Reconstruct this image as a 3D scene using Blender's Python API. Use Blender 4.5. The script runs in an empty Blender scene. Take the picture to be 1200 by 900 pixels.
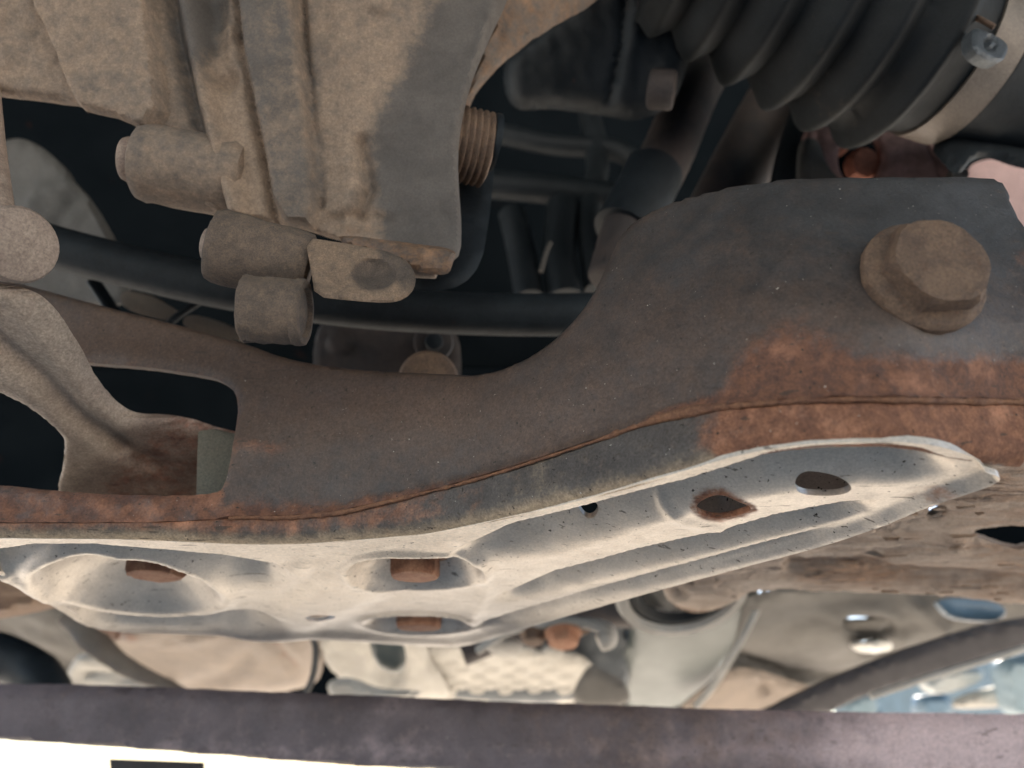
import bpy, bmesh, math, random
import numpy as np
from mathutils import Vector, Matrix, noise
from mathutils.geometry import delaunay_2d_cdt
random.seed(7)
R = math.radians
scene = bpy.context.scene

# ------------------------------------------------------------------ camera
PITCH = R(28.5); F = 830.0
cam_d = bpy.data.cameras.new('camera'); cam = bpy.data.objects.new('camera', cam_d)
scene.collection.objects.link(cam); scene.camera = cam
cam.location = (0, 0, 0); cam.rotation_euler = (R(90) + PITCH, 0, 0)
cam_d.sensor_width = 36; cam_d.lens = 36 * F / 1200
cam_d.clip_start = 0.005; cam_d.clip_end = 200
cam_d.dof.use_dof = True; cam_d.dof.focus_distance = 0.265; cam_d.dof.aperture_fstop = 7.5

# ------------------------------------------------------------------ light
SUN_EL, SUN_AZ = 45, 12            # sun stands beyond the car, high, slightly to the right
world = bpy.data.worlds.new('World'); scene.world = world; world.use_nodes = True
wn = world.node_tree.nodes; wl = world.node_tree.links
bg = wn['Background']
sky = wn.new('ShaderNodeTexSky'); sky.sky_type = 'NISHITA'; sky.sun_disc = False
sky.sun_elevation = R(SUN_EL); sky.sun_rotation = R(SUN_AZ)
wl.new(sky.outputs[0], bg.inputs[0]); bg.inputs[1].default_value = 0.10
sd = bpy.data.lights.new('sun', 'SUN'); sd.energy = 5; sd.angle = R(0.5); sd.color = (1, .90, .77)
sun = bpy.data.objects.new('sun', sd); scene.collection.objects.link(sun)
d = Vector((math.sin(R(SUN_AZ)) * math.cos(R(SUN_EL)), math.cos(R(SUN_AZ)) * math.cos(R(SUN_EL)), math.sin(R(SUN_EL))))
sun.rotation_euler = d.to_track_quat('Z', 'Y').to_euler()
vs = scene.view_settings
scene.display_settings.display_device = 'sRGB'
vs.view_transform = 'Standard'; vs.look = 'None'; vs.gamma = 1; vs.use_curve_mapping = False
vs.exposure = 2.15
cy = scene.cycles
cy.use_denoising = True; cy.max_bounces = 8; cy.diffuse_bounces = 5; cy.glossy_bounces = 4
cy.sample_clamp_indirect = 8; cy.caustics_reflective = False; cy.caustics_refractive = False
try: cy.denoiser = 'OPENIMAGEDENOISE'
except Exception: pass

# ------------------------------------------------------------------ geometry helpers
cp, sp = math.cos(PITCH), math.sin(PITCH)
def ray(px, py):
    px = np.asarray(px, float); py = np.asarray(py, float)
    u = (px - 600) / F; v = (450 - py) / F
    return np.stack([u, cp - v * sp + 0 * u, sp + v * cp + 0 * u], -1)
def P(px, py, Y):                       # point seen in direction px, py at forward distance Y
    r = ray(px, py); return Vector((r * (Y / r[1])).tolist())
def PZ(px, py, Z):                      # point of the level plane z = Z
    r = ray(px, py); return Vector((r * (Z / r[2])).tolist())
def S(px, py, Y):                       # metres per picture unit there
    return Y / float(ray(px, py)[1]) / F
def plane3(a, b, c):                    # distance function of the plane through three points
    A = np.array([[x, y, 1] for x, y, _ in (a, b, c)], float)
    # 1/t is affine for a plane; Y = t*ry
    t = np.array([Y / float(ray(x, y)[1]) for x, y, Y in (a, b, c)])
    k = np.linalg.solve(A, 1 / t)
    def f(px, py):
        tt = 1 / (k[0] * px + k[1] * py + k[2])
        return ray(px, py) * np.asarray(tt)[..., None]
    return f
def chaikin(p, n=2, closed=True):
    p = np.array(p, float)
    for _ in range(n):
        if closed: q = np.roll(p, -1, 0); a = p
        else: q = p[1:]; a = p[:-1]
        out = np.empty((len(a) * 2, 2)); out[0::2] = .75 * a + .25 * q; out[1::2] = .25 * a + .75 * q
        if not closed: out = np.vstack([p[:1], out, p[-1:]])
        p = out
    return p
def resample(p, step, closed=True):
    p = np.array(p, float)
    q = np.vstack([p, p[:1]]) if closed else p
    out = []
    for a, b in zip(q[:-1], q[1:]):
        n = max(1, int(math.ceil(np.hypot(*(b - a)) / step)))
        for i in range(n): out.append(a + (b - a) * i / n)
    if not closed: out.append(q[-1])
    return np.array(out)
def inside(pts, poly):
    x, y = pts[:, 0], pts[:, 1]; c = np.zeros(len(pts), bool); n = len(poly)
    for i in range(n):
        x1, y1 = poly[i]; x2, y2 = poly[(i + 1) % n]
        if y1 == y2: continue
        c ^= ((y1 > y) != (y2 > y)) & (x < (x2 - x1) * (y - y1) / (y2 - y1) + x1)
    return c
def dist(pts, poly, closed=True):
    poly = np.array(poly, float)
    q = np.vstack([poly, poly[:1]]) if closed else poly
    best = np.full(len(pts), 1e9)
    for a, b in zip(q[:-1], q[1:]):
        ab = b - a; L = ab @ ab
        if L < 1e-12: continue
        t = np.clip(((pts - a) @ ab) / L, 0, 1)
        best = np.minimum(best, np.hypot(*(pts - a - t[:, None] * ab).T))
    return best
def sstep(a, b, x): t = np.clip((x - a) / (b - a), 0, 1); return t * t * (3 - 2 * t)
def curve(pts):                          # y of x through points
    xs, ys = zip(*pts); xs = np.array(xs, float); ys = np.array(ys, float)
    fine = np.linspace(xs[0], xs[-1], 500); yy = np.interp(fine, xs, ys)
    k = np.ones(15) / 15; pad = np.pad(yy, 7, mode='edge'); pad[:7] = yy[0] - (yy[7:0:-1] - yy[0]); pad[-7:] = 2 * yy[-1] - yy[-2:-9:-1]
    ys2 = np.convolve(pad, k, 'valid')
    return lambda x: np.interp(x, fine, ys2)

ORIG = {}
def link(o): scene.collection.objects.link(o); return o
def thing(name, label, cat, loc, group=None):
    o = bpy.data.objects.new(name, None); o.empty_display_size = .02; link(o); o.location = loc
    o['label'] = label; o['category'] = cat
    if group: o['group'] = group
    ORIG[o.name] = Vector(loc); return o
def meshobj(name, V, Fc, mat, parent=None, loc=None, label=None, cat=None, kind=None, group=None, sharp=40, attrs=None, smooth=True):
    V = np.asarray(V, float)
    if parent is not None: org = ORIG[parent.name]
    else: org = Vector(loc) if loc is not None else Vector((0, 0, 0))
    me = bpy.data.meshes.new(name)
    me.from_pydata((V - np.array(org)).tolist(), [], [tuple(int(i) for i in f) for f in Fc]); me.update()
    bm = bmesh.new(); bm.from_mesh(me); bmesh.ops.recalc_face_normals(bm, faces=bm.faces); bm.to_mesh(me); bm.free()
    if smooth:
        me.polygons.foreach_set('use_smooth', [True] * len(me.polygons)); me.set_sharp_from_angle(angle=R(sharp))
    if attrs:
        for k, v in attrs.items():
            a = me.attributes.new(k, 'FLOAT', 'POINT'); a.data.foreach_set('value', np.asarray(v, np.float32))
    me.materials.append(mat)
    o = bpy.data.objects.new(name, me); link(o)
    if parent is not None: o.parent = parent
    else: o.location = org
    ORIG[o.name] = org
    if label: o['label'] = label
    if cat: o['category'] = cat
    if kind: o['kind'] = kind
    if group: o['group'] = group
    return o

def nz(V, scale, amp, oct=3, seed=0, sx=(1, 1, 1)):
    off = Vector((seed * 3.1, seed * 1.7, seed * 5.3)); out = np.empty(len(V))
    for i, p in enumerate(V):
        out[i] = noise.fractal(Vector((p[0] * sx[0], p[1] * sx[1], p[2] * sx[2])) * scale + off, .55, 2.1, oct)
    return out * amp

# a cast or pressed piece: outline + surface function + bumps, with real thickness
def relief(name, outline, surf, mat, parent=None, holes=(), step=7, ys=1.0, thick=.004, back=(0, .85, .5), rnd=0, rdep=None,
           bumps=(), rough=0, rscale=120, smooth=2, zdisp=None, paint=None, holesmooth=2, rsx=(1, 1, 1), toward=None, **kw):
    sc = np.array([1, ys])
    ol = resample(chaikin(outline, smooth) * sc, step)
    hl = [resample(chaikin(h, holesmooth) * sc, step * .8) for h in holes]
    lo, hi = ol.min(0), ol.max(0)
    gx = np.arange(lo[0], hi[0], step); gy = np.arange(lo[1], hi[1], step * .87)
    G = np.array([(x + (step / 2 if j % 2 else 0), y) for j, y in enumerate(gy) for x in gx])
    m = inside(G, ol)
    G = G[m]; m = dist(G, ol) > step * .5
    for h in hl: m &= ~inside(G, h) & (dist(G, h) > step * .45)
    G = G[m]
    loops = [ol] + hl
    verts = [Vector(p) for l in loops for p in l] + [Vector(p) for p in G]
    edges = []; k = 0
    for l in loops:
        n = len(l); edges += [(k + i, k + (i + 1) % n) for i in range(n)]; k += n
    v2, e2, f2, *_ = delaunay_2d_cdt(verts, edges, [], 0, 1e-5)
    Q = np.array([(v.x, v.y) for v in v2]); f2 = np.array([f for f in f2 if len(f) == 3])
    cen = Q[f2].mean(1); keep = inside(cen, ol)
    for h in hl: keep &= ~inside(cen, h)
    f2 = f2[keep]
    used = np.unique(f2); mp = -np.ones(len(Q), int); mp[used] = np.arange(len(used)); Q = Q[used]; f2 = mp[f2]
    px, py = Q[:, 0], Q[:, 1] / ys
    V = surf(px, py)
    # bulge amount, metres, towards the viewer side of the sheet
    b = np.zeros(len(Q)); PQ = np.stack([px, py], -1)
    for f in bumps: b = b + f(px, py, PQ)
    if rnd:
        dd = dist(Q, ol)
        for h in hl: dd = np.minimum(dd, dist(Q, h))
        t = np.clip(dd / rnd, 0, 1); rd = rdep if rdep else rnd * float(np.median(np.linalg.norm(V, axis=1))) / F
        b = b - rd * (1 - np.sqrt(1 - (1 - t) ** 2))
    if rough: b = b + nz(V, rscale, rough, 4, len(name), rsx)
    tw = np.array(toward if toward is not None else (0, -.88, -.47)); tw = tw / np.linalg.norm(tw)
    V = V + b[:, None] * tw
    if back is None or (back == (0, .85, .5) and thick >= .01):      # deep castings keep their silhouette
        bk = V / np.linalg.norm(V, axis=1)[:, None] * thick
    else:
        bk = np.array(back, float); bk = bk / np.linalg.norm(bk) * thick
    n = len(V); VB = V + bk
    Fc = [tuple(f) for f in f2] + [(f[2] + n, f[1] + n, f[0] + n) for f in f2]
    ec = {}
    for f in f2:
        for a, c in ((f[0], f[1]), (f[1], f[2]), (f[2], f[0])):
            ec.setdefault((min(a, c), max(a, c)), []).append((a, c))
    for k2, l in ec.items():
        if len(l) == 1: a, c = l[0]; Fc.append((c, a, a + n, c + n))
    at = {}
    if paint:
        for k2, f in paint.items():
            w = np.clip(f(px, py, PQ), -2, 1.2); at[k2] = np.concatenate([w, w])
    return meshobj(name, np.vstack([V, VB]), Fc, mat, parent, attrs=at, **kw)

# bump building blocks (all take px, py, points)
def ridge(line, w, h):
    return lambda px, py, q: h * np.exp(-(dist(q, line, False) / w) ** 2)
def blob(cx, cy, rx, ry, h, soft=.35, ang=0):
    c, s = math.cos(R(ang)), math.sin(R(ang))
    def f(px, py, q):
        X = (px - cx) * c + (py - cy) * s; Y = -(px - cx) * s + (py - cy) * c
        r = np.sqrt((X / rx) ** 2 + (Y / ry) ** 2)
        return h * (1 - sstep(1 - soft, 1 + soft, r))
    return f
def dome(cx, cy, rx, ry, h, ang=0, p=.7):
    c, s = math.cos(R(ang)), math.sin(R(ang))
    def f(px, py, q):
        X = (px - cx) * c + (py - cy) * s; Y = -(px - cx) * s + (py - cy) * c
        r2 = (X / rx) ** 2 + (Y / ry) ** 2
        return h * np.clip(1 - r2, 0, 1) ** p
    return f
def rimring(cx, cy, rx, ry, ang, h):
    c, s = math.cos(R(ang)), math.sin(R(ang))
    def f(px, py, q):
        X = (px - cx) * c + (py - cy) * s; Y = -(px - cx) * s + (py - cy) * c
        r = np.sqrt((X / rx) ** 2 + (Y / ry) ** 2)
        return h * np.exp(-((r - 1) / .09) ** 2)
    return f
def block(poly, h, soft=5):
    poly = chaikin(poly, 1)
    def f(px, py, q):
        d = dist(q, poly); d = np.where(inside(q, poly), d, -d)
        return h * sstep(-soft, soft, d)
    return f
def band(T, B, x0, x1, h, taper=25, sharp=.2):
    def f(px, py, q):
        t = (py - T(px)) / np.maximum(B(px) - T(px), 1)
        pr = sstep(0, sharp, t) * (1 - sstep(sharp * 1.1, 1.25, t))
        return h * pr * sstep(x0 - 1, x0 + taper, px) * (1 - sstep(x1 - taper, x1 + 1, px))
    return f

def frame(axis):
    a = Vector(axis).normalized(); u = a.orthogonal().normalized(); return a, u, a.cross(u)
def lathe(name, c, axis, prof, mat, parent=None, n=32, hexa=None, rough=0, rscale=200, phase=0, **kw):
    # prof: list of (distance along axis, radius); closed at both ends
    a, u, w = frame(axis)
    if abs(a.z) < .95:
        w = Vector((0, 0, 1)).cross(a).normalized(); u = w.cross(a)
    V = []; Fc = []
    for s, r in prof:
        for i in range(n):
            th = 2 * math.pi * i / n + phase
            V.append(c + a * s + (u * math.cos(th) + w * math.sin(th)) * r)
    V = np.array([tuple(v) for v in V])
    if rough:
        nn = nz(V, rscale, rough, 3, len(name)); ctr = np.array(c)
        ax = np.array(a); rel = V - ctr; rad = rel - np.outer(rel @ ax, ax)
        rad /= np.maximum(np.linalg.norm(rad, axis=1), 1e-6)[:, None]; V = V + rad * nn[:, None]
    for j in range(len(prof) - 1):
        for i in range(n):
            k = (i + 1) % n; Fc.append((j * n + i, j * n + k, (j + 1) * n + k, (j + 1) * n + i))
    Fc.append(tuple(range(n))); Fc.append(tuple((len(prof) - 1) * n + i for i in range(n)))
    return meshobj(name, V, Fc, mat, parent, **kw)
def cyl(name, a, b, r, mat, parent=None, bev=.15, n=32, **kw):
    L = (b - a).length; e = r * bev
    pr = [(0, r - e), (e * .3, r - e * .3), (e, r)]
    m = max(2, int(L / (r * .3))); pr += [(e + (L - 2 * e) * i / m, r) for i in range(1, m)]
    pr += [(L - e, r), (L - e * .3, r - e * .3), (L, r - e)]
    return lathe(name, a, b - a, pr, mat, parent, n, **kw)
def hexbolt(name, c, axis, r, h, mat, parent, flange=1.3, fh=.25, phase=0, **kw):
    a, u, w = frame(axis)
    w = Vector((0, 0, 1)).cross(a).normalized() if abs(a.z) < .95 else w; u = w.cross(a)
    V = []; Fc = []; n = 24
    def ring(s, fn):
        for i in range(n):
            th = 2 * math.pi * i / n + phase; V.append(c + a * s + (u * math.cos(th) + w * math.sin(th)) * fn(th - phase))
    fr = r * flange
    hx = lambda th: r * math.cos(math.pi / 6) / math.cos((th % (math.pi / 3)) - math.pi / 6)
    ring(0, lambda t: fr); ring(h * fh * .6, lambda t: fr); ring(h * fh * .9, lambda t: fr * .95); ring(h * fh * 1.25, lambda t: hx(t) * 1.01)
    ring(h * .82, hx); ring(h * .97, lambda t: min(hx(t), r * .9)); ring(h, lambda t: r * .8)
    for j in range(6):
        for i in range(n):
            k = (i + 1) % n; Fc.append((j * n + i, j * n + k, (j + 1) * n + k, (j + 1) * n + i))
    Fc.append(tuple(range(n))); Fc.append(tuple(6 * n + i for i in range(n)))
    V = np.array([tuple(v) for v in V]); V = V + nz(V, 260, r * .035, 3, 3)[:, None]
    return meshobj(name, V, Fc, mat, parent, sharp=28, **kw)
def tube(name, pts, rad, mat, parent=None, n=20, sub=8, rough=0, rscale=150, flat=1.0, **kw):
    pts = [Vector(p) for p in pts]
    if not hasattr(rad, '__len__'): rad = [rad] * len(pts)
    C_ = []; Rr = []
    for i in range(len(pts) - 1):
        p0 = pts[max(i - 1, 0)]; p1 = pts[i]; p2 = pts[i + 1]; p3 = pts[min(i + 2, len(pts) - 1)]
        for k in range(sub):
            t = k / sub
            C_.append(.5 * ((2 * p1) + (p2 - p0) * t + (2 * p0 - 5 * p1 + 4 * p2 - p3) * t * t + (3 * p1 - p0 - 3 * p2 + p3) * t ** 3))
            Rr.append(rad[i] + (rad[i + 1] - rad[i]) * t)
    C_.append(pts[-1]); Rr.append(rad[-1])
    V = []; Fc = []; u = None
    for i, c in enumerate(C_):
        tg = (C_[min(i + 1, len(C_) - 1)] - C_[max(i - 1, 0)]).normalized()
        u = tg.orthogonal().normalized() if u is None else (u - tg * u.dot(tg)).normalized()
        w = tg.cross(u)
        for k in range(n):
            th = 2 * math.pi * k / n; V.append(tuple(c + (u * math.cos(th) + w * math.sin(th) * flat) * Rr[i]))
    V = np.array(V)
    if rough: V = V + nz(V, rscale, rough, 3, 5)[:, None] * np.array((0.3, -.7, -.5))
    for j in range(len(C_) - 1):
        for i in range(n):
            k = (i + 1) % n; Fc.append((j * n + i, j * n + k, (j + 1) * n + k, (j + 1) * n + i))
    Fc.append(tuple(range(n))); Fc.append(tuple((len(C_) - 1) * n + i for i in range(n)))
    return meshobj(name, V, Fc, mat, parent, **kw)
def boxobj(name, lo, hi, mat, parent=None, bev=.004, **kw):
    bm = bmesh.new(); bmesh.ops.create_cube(bm, size=1)
    for v in bm.verts: v.co = Vector([(lo[i] + hi[i]) / 2 + v.co[i] * (hi[i] - lo[i]) for i in range(3)])
    if bev: bmesh.ops.bevel(bm, geom=bm.edges[:], offset=bev, segments=2, affect='EDGES')
    V = [tuple(v.co) for v in bm.verts]; Fc = [[v.index for v in f.verts] for f in bm.faces]; bm.free()
    return meshobj(name, V, Fc, mat, parent, **kw)

# ------------------------------------------------------------------ materials
def mat(name, base, alt=None, scale=60, rough=.55, metal=0.0, bump=.3, bscale=500, dust=(.34, .27, .20), dustamt=.25,
        rust=(.22, .075, .032), rust2=(.10, .038, .024), rustamt=0.0, specks=0.0, coat=0.0, streak=None, spec=.5, bd=.0009, cracks=0, dn=1.0, grain=.35):
    m = bpy.data.materials.new(name); m.use_nodes = True; t = m.node_tree; N = t.nodes; L = t.links
    bs = N['Principled BSDF']; alt = alt or tuple(c * .6 for c in base)
    tc = N.new('ShaderNodeTexCoord'); src = tc.outputs['Object']
    if streak:
        mp = N.new('ShaderNodeMapping'); mp.inputs['Scale'].default_value = streak; L.new(src, mp.inputs[0]); src = mp.outputs[0]
    def noi(sc, det=6, ro=.6, dist=0):
        n = N.new('ShaderNodeTexNoise'); n.inputs['Scale'].default_value = sc; n.inputs['Detail'].default_value = det
        n.inputs['Roughness'].default_value = ro; n.inputs['Distortion'].default_value = dist; L.new(src, n.inputs['Vector']); return n.outputs['Fac']
    def ramp(x, a, b):
        r = N.new('ShaderNodeMapRange'); r.interpolation_type = 'SMOOTHSTEP'
        r.inputs[1].default_value = a; r.inputs[2].default_value = b; L.new(x, r.inputs[0]); return r.outputs[0]
    def mix(f, a, b):
        x = N.new('ShaderNodeMix'); x.data_type = 'RGBA'
        L.new(f, x.inputs[0])
        for s, v in ((6, a), (7, b)):
            if isinstance(v, tuple): x.inputs[s].default_value = (*v, 1)
            else: L.new(v, x.inputs[s])
        return x.outputs[2]
    def math_(op, a, b=None):
        x = N.new('ShaderNodeMath'); x.operation = op; x.use_clamp = False
        for i, v in enumerate((a, b)):
            if v is None: continue
            if isinstance(v, (int, float)): x.inputs[i].default_value = v
            else: L.new(v, x.inputs[i])
        return x.outputs[0]
    def attr(n_):
        x = N.new('ShaderNodeAttribute'); x.attribute_name = n_; return x.outputs['Fac']
    n1 = noi(scale, 8, .62, .4); n2 = noi(scale * 3.3, 8, .7); n3 = noi(scale * .35, 5, .55); n4 = noi(bscale, 6, .65)
    col = mix(ramp(n1, .3, .7), base, alt)
    # dust layer, also carrying painted light on some parts: broken by noise
    du = math_('ADD', math_('ADD', attr('dust'), dustamt), math_('MULTIPLY', math_('SUBTRACT', n2, .5), 1.1 * dn))
    du = math_('ADD', du, math_('MULTIPLY', math_('SUBTRACT', n3, .5), .8 * dn))
    duf = ramp(du, .05, 1.0); dcol = mix(ramp(n4, .3, .7), dust, tuple(c * .72 for c in dust))
    col = mix(duf, col, dcol)
    ru = math_('ADD', math_('ADD', attr('rust'), rustamt), math_('MULTIPLY', math_('SUBTRACT', n2, .5), 1.35))
    ru = math_('ADD', ru, math_('MULTIPLY', math_('SUBTRACT', n1, .5), .7))
    ruf = ramp(ru, .22, .92)
    rn = noi(scale * 5, 8, .7, .3)
    rcol = mix(ramp(rn, .33, .66), rust2, rust); rcol = mix(ramp(noi(scale * 1.4, 4), .5, .72), rcol, tuple(min(1, c * 1.55 + .01) for c in rust))
    col = mix(ruf, col, rcol)
    ck = None
    if cracks:
        dv = N.new('ShaderNodeVectorMath'); dv.operation = 'ADD'; nn = N.new('ShaderNodeTexNoise'); nn.inputs['Scale'].default_value = cracks * .8; nn.inputs['Detail'].default_value = 5
        L.new(src, nn.inputs['Vector']); sc_ = N.new('ShaderNodeVectorMath'); sc_.operation = 'SCALE'; sc_.inputs['Scale'].default_value = 2.2 / cracks
        L.new(nn.outputs['Color'], sc_.inputs[0]); L.new(src, dv.inputs[0]); L.new(sc_.outputs[0], dv.inputs[1])
        vo = N.new('ShaderNodeTexVoronoi'); vo.feature = 'DISTANCE_TO_EDGE'; vo.inputs['Scale'].default_value = cracks; L.new(dv.outputs[0], vo.inputs['Vector'])
        ck = ramp(vo.outputs['Distance'], .0, .05)
        cc = math_('MULTIPLY', math_('SUBTRACT', 1.0, ck), ramp(n1, .53, .66))
        col = mix(cc, col, (.05, .03, .022))
    if specks:
        v = N.new('ShaderNodeTexNoise'); v.inputs['Scale'].default_value = 520; v.inputs['Detail'].default_value = 2; L.new(tc.outputs['Object'], v.inputs['Vector'])
        col = mix(ramp(v.outputs['Fac'], .74 - specks * .04, .77 - specks * .04), col, (.035, .028, .022))
        mp2 = N.new('ShaderNodeMapping'); mp2.inputs['Scale'].default_value = (60, 420, 420); mp2.inputs['Rotation'].default_value = (0, 0, .35); L.new(tc.outputs['Object'], mp2.inputs[0])
        sn = N.new('ShaderNodeTexNoise'); sn.inputs['Scale'].default_value = 1; sn.inputs['Detail'].default_value = 3; L.new(mp2.outputs[0], sn.inputs['Vector'])
        col = mix(math_('MULTIPLY', ramp(sn.outputs['Fac'], .66, .70), .7), col, (.06, .045, .035))
        v2 = noi(900, 2, .5); col = mix(ramp(v2, .74, .78), col, (.5, .45, .38))
    if grain:
        gr = N.new('ShaderNodeTexNoise'); gr.inputs['Scale'].default_value = max(bscale * 2.2, 200); gr.inputs['Detail'].default_value = 4; gr.inputs['Roughness'].default_value = .7
        L.new(tc.outputs['Object'], gr.inputs['Vector'])
        gm = N.new('ShaderNodeMapRange'); gm.inputs[1].default_value = .3; gm.inputs[2].default_value = .7
        gm.inputs[3].default_value = 1 - grain; gm.inputs[4].default_value = 1 + grain; L.new(gr.outputs['Fac'], gm.inputs[0])
        gx = N.new('ShaderNodeVectorMath'); gx.operation = 'SCALE'; L.new(col, gx.inputs[0]); L.new(gm.outputs[0], gx.inputs['Scale']); col = gx.outputs[0]
        gh = gr.outputs['Fac']
    L.new(col, bs.inputs['Base Color'])
    rr = N.new('ShaderNodeMapRange'); rr.inputs[3].default_value = rough - .1; rr.inputs[4].default_value = min(1, rough + .18); L.new(n2, rr.inputs[0])
    rf = math_('MAXIMUM', rr.outputs[0], math_('MULTIPLY', ruf, .85)); L.new(rf, bs.inputs['Roughness'])
    mt = math_('MULTIPLY', math_('SUBTRACT', 1.0, math_('MAXIMUM', ruf, duf)), metal); L.new(mt, bs.inputs['Metallic'])
    bs.inputs['Specular IOR Level'].default_value = spec
    if coat: bs.inputs['Coat Weight'].default_value = coat; bs.inputs['Coat Roughness'].default_value = .3
    hh = math_('ADD', math_('MULTIPLY', n4, .5), math_('MULTIPLY', n2, .7))
    hh = math_('ADD', hh, math_('MULTIPLY', math_('MULTIPLY', ruf, rn), .8))
    if ck is not None: hh = math_('ADD', hh, math_('MULTIPLY', ck, 1.2))
    b = N.new('ShaderNodeBump'); b.inputs['Strength'].default_value = bump; b.inputs['Distance'].default_value = bd
    L.new(hh, b.inputs['Height']); L.new(b.outputs[0], bs.inputs['Normal'])
    return m
def flat(name, c, rough=.6, metal=0, scale=20, var=.25):
    return mat(name, c, tuple(x * (1 - var) for x in c), scale=scale, rough=rough, metal=metal, bump=.12, dustamt=-.6)

M = {}
M['arm'] = mat('weathered_grey_paint', (.052, .050, .050), (.037, .034, .033), scale=45, rough=.5, bump=.55, dust=(.135, .086, .062), dustamt=.42, specks=1, rust=(.195, .086, .048), rust2=(.10, .050, .036), dn=.9, grain=.3)
M['tub'] = mat('lit_dusty_pressed_steel', (.58, .53, .47), (.46, .42, .375), scale=50, rough=.37, metal=.65, bump=.2, dust=(.68, .57, .45), dustamt=.0, dn=.7, grain=.18, specks=1.1, rust=(.26, .12, .065))  # same paint as the front plate, base made pale for light underneath
M['cast'] = mat('dirty_cast_aluminium', (.115, .098, .086), (.082, .070, .062), scale=55, rough=.72, bump=.7, dust=(.36, .255, .178), dustamt=.5, dn=1.15, grain=.18, rustamt=.12, rust=(.22, .12, .065), rust2=(.10, .065, .045))
M['cast_grit'] = mat('gritty_cast_metal', (.15, .108, .080), (.08, .062, .05), scale=110, rough=.8, bump=1.0, bscale=900, dust=(.36, .24, .155), dustamt=.25, rustamt=-.2, bd=.001)
M['cast_pink'] = mat('dusty_forged_steel', (.34, .25, .195), (.20, .14, .11), scale=60, rough=.7, bump=.4, dust=(.50, .39, .30), dustamt=.3, rustamt=-.1, rust=(.25, .10, .06))
M['dull'] = mat('bare_grey_casting', (.115, .112, .11), (.085, .08, .078), scale=50, rough=.7, bump=.4, dustamt=.0, dust=(.25, .2, .15))
M['rubber'] = mat('black_rubber', (.012, .0145, .0165), (.009, .0105, .012), scale=40, rough=.6, bump=.25, dust=(.085, .068, .052), dustamt=-.12, dn=1.7, spec=.2)
M['hose'] = mat('dark_hose_rubber', (.016, .021, .025), (.010, .013, .016), scale=60, rough=.6, bump=.3, dust=(.06, .055, .05), dustamt=-.2, spec=.2)
M['dark'] = mat('oily_dark_steel', (.013, .017, .021), (.007, .010, .013), scale=40, rough=.5, bump=.6, dust=(.035, .033, .030), dustamt=-.25, spec=.25)
M['darkbrown'] = mat('brown_stained_steel', (.05, .036, .032), (.026, .022, .022), scale=50, rough=.7, bump=.4, dust=(.12, .09, .07), dustamt=-.1, rustamt=.05)
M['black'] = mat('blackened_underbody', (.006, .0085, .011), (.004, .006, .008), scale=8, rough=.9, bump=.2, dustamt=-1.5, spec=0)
M['bolt'] = mat('rusty_bolt_steel', (.17, .105, .066), (.095, .060, .042), scale=120, rough=.75, bump=.9, dust=(.28, .17, .10), dustamt=.05, rustamt=.2, rust=(.22, .11, .06))
M['boltbright'] = mat('orange_rusted_bolt', (.42, .22, .13), (.30, .13, .075), scale=160, rough=.8, bump=.6, dust=(.55, .36, .22), dustamt=.1)
M['flaky'] = mat('flaking_rusty_frame', (.46, .36, .28), (.32, .23, .17), scale=70, rough=.8, bump=.7, dust=(.62, .50, .40), dustamt=.25, rustamt=.24, rust=(.44, .25, .14), rust2=(.16, .095, .065), streak=(.22, 1.0, 3.0), bd=.002, cracks=24)
M['pink'] = mat('pink_primer_steel', (.42, .245, .22), (.25, .15, .135), scale=110, rough=.75, bump=.4, dustamt=-.2)
M['panel'] = flat('pale_pink_panel', (.62, .42, .40))
M['clamp'] = mat('steel_band', (.20, .168, .14), (.15, .125, .105), scale=50, rough=.5, metal=.3, bump=.1, dustamt=.0)
M['clampgrey'] = mat('zinc_clamp_ear', (.075, .085, .095), (.055, .062, .07), scale=90, rough=.45, metal=.3, bump=.2, dustamt=-.1)
M['beige'] = mat('beige_dusty_muffler', (.22, .175, .14), (.14, .11, .09), scale=14, rough=.6, bump=.4, dust=(.32, .26, .20), dustamt=.2)
M['tan'] = mat('tan_rusty_flange', (.21, .13, .08), (.14, .08, .05), scale=30, rough=.7, bump=.4, dust=(.28, .20, .14), dustamt=.1)
M['grey'] = mat('grey_dusty_steel', (.10, .093, .085), (.065, .060, .055), scale=14, rough=.7, bump=.3, dust=(.17, .15, .125), dustamt=.05)
M['white'] = mat('whitish_dusty_shield', (.42, .40, .365), (.30, .285, .26), scale=20, rough=.7, bump=.2, dust=(.50, .46, .39), dustamt=.2)
M['teal'] = mat('grey_green_tank_plastic', (.058, .070, .067), (.048, .058, .055), scale=9, rough=.4, bump=.08, dust=(.085, .092, .085), dustamt=.0)
M['purple'] = mat('plum_grey_bar_paint', (.135, .105, .113), (.080, .062, .068), scale=26, rough=.6, bump=.9, dust=(.66, .50, .50), dustamt=.0, rustamt=.2, rust=(.17, .115, .10), rust2=(.08, .056, .054), specks=1.2, grain=.3)
M['blue'] = flat('pale_blue_bodywork', (.10, .17, .24), rough=.35)
M['paleblue'] = flat('grey_blue_plastic', (.17, .24, .28), rough=.4)
M['redrust'] = mat('red_brown_rust', (.38, .14, .085), (.22, .08, .05), scale=80, rough=.85, bump=.4, dustamt=-.1)
M['green'] = mat('grey_green_flange', (.13, .118, .09), (.10, .09, .07), scale=40, rough=.7, bump=.3, dust=(.2, .15, .11), dustamt=.1)
M['railgrey'] = mat('dark_rail_paint', (.035, .031, .036), (.02, .018, .022), scale=25, rough=.6, bump=.4, dust=(.12, .095, .08), dustamt=.05)
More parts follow.
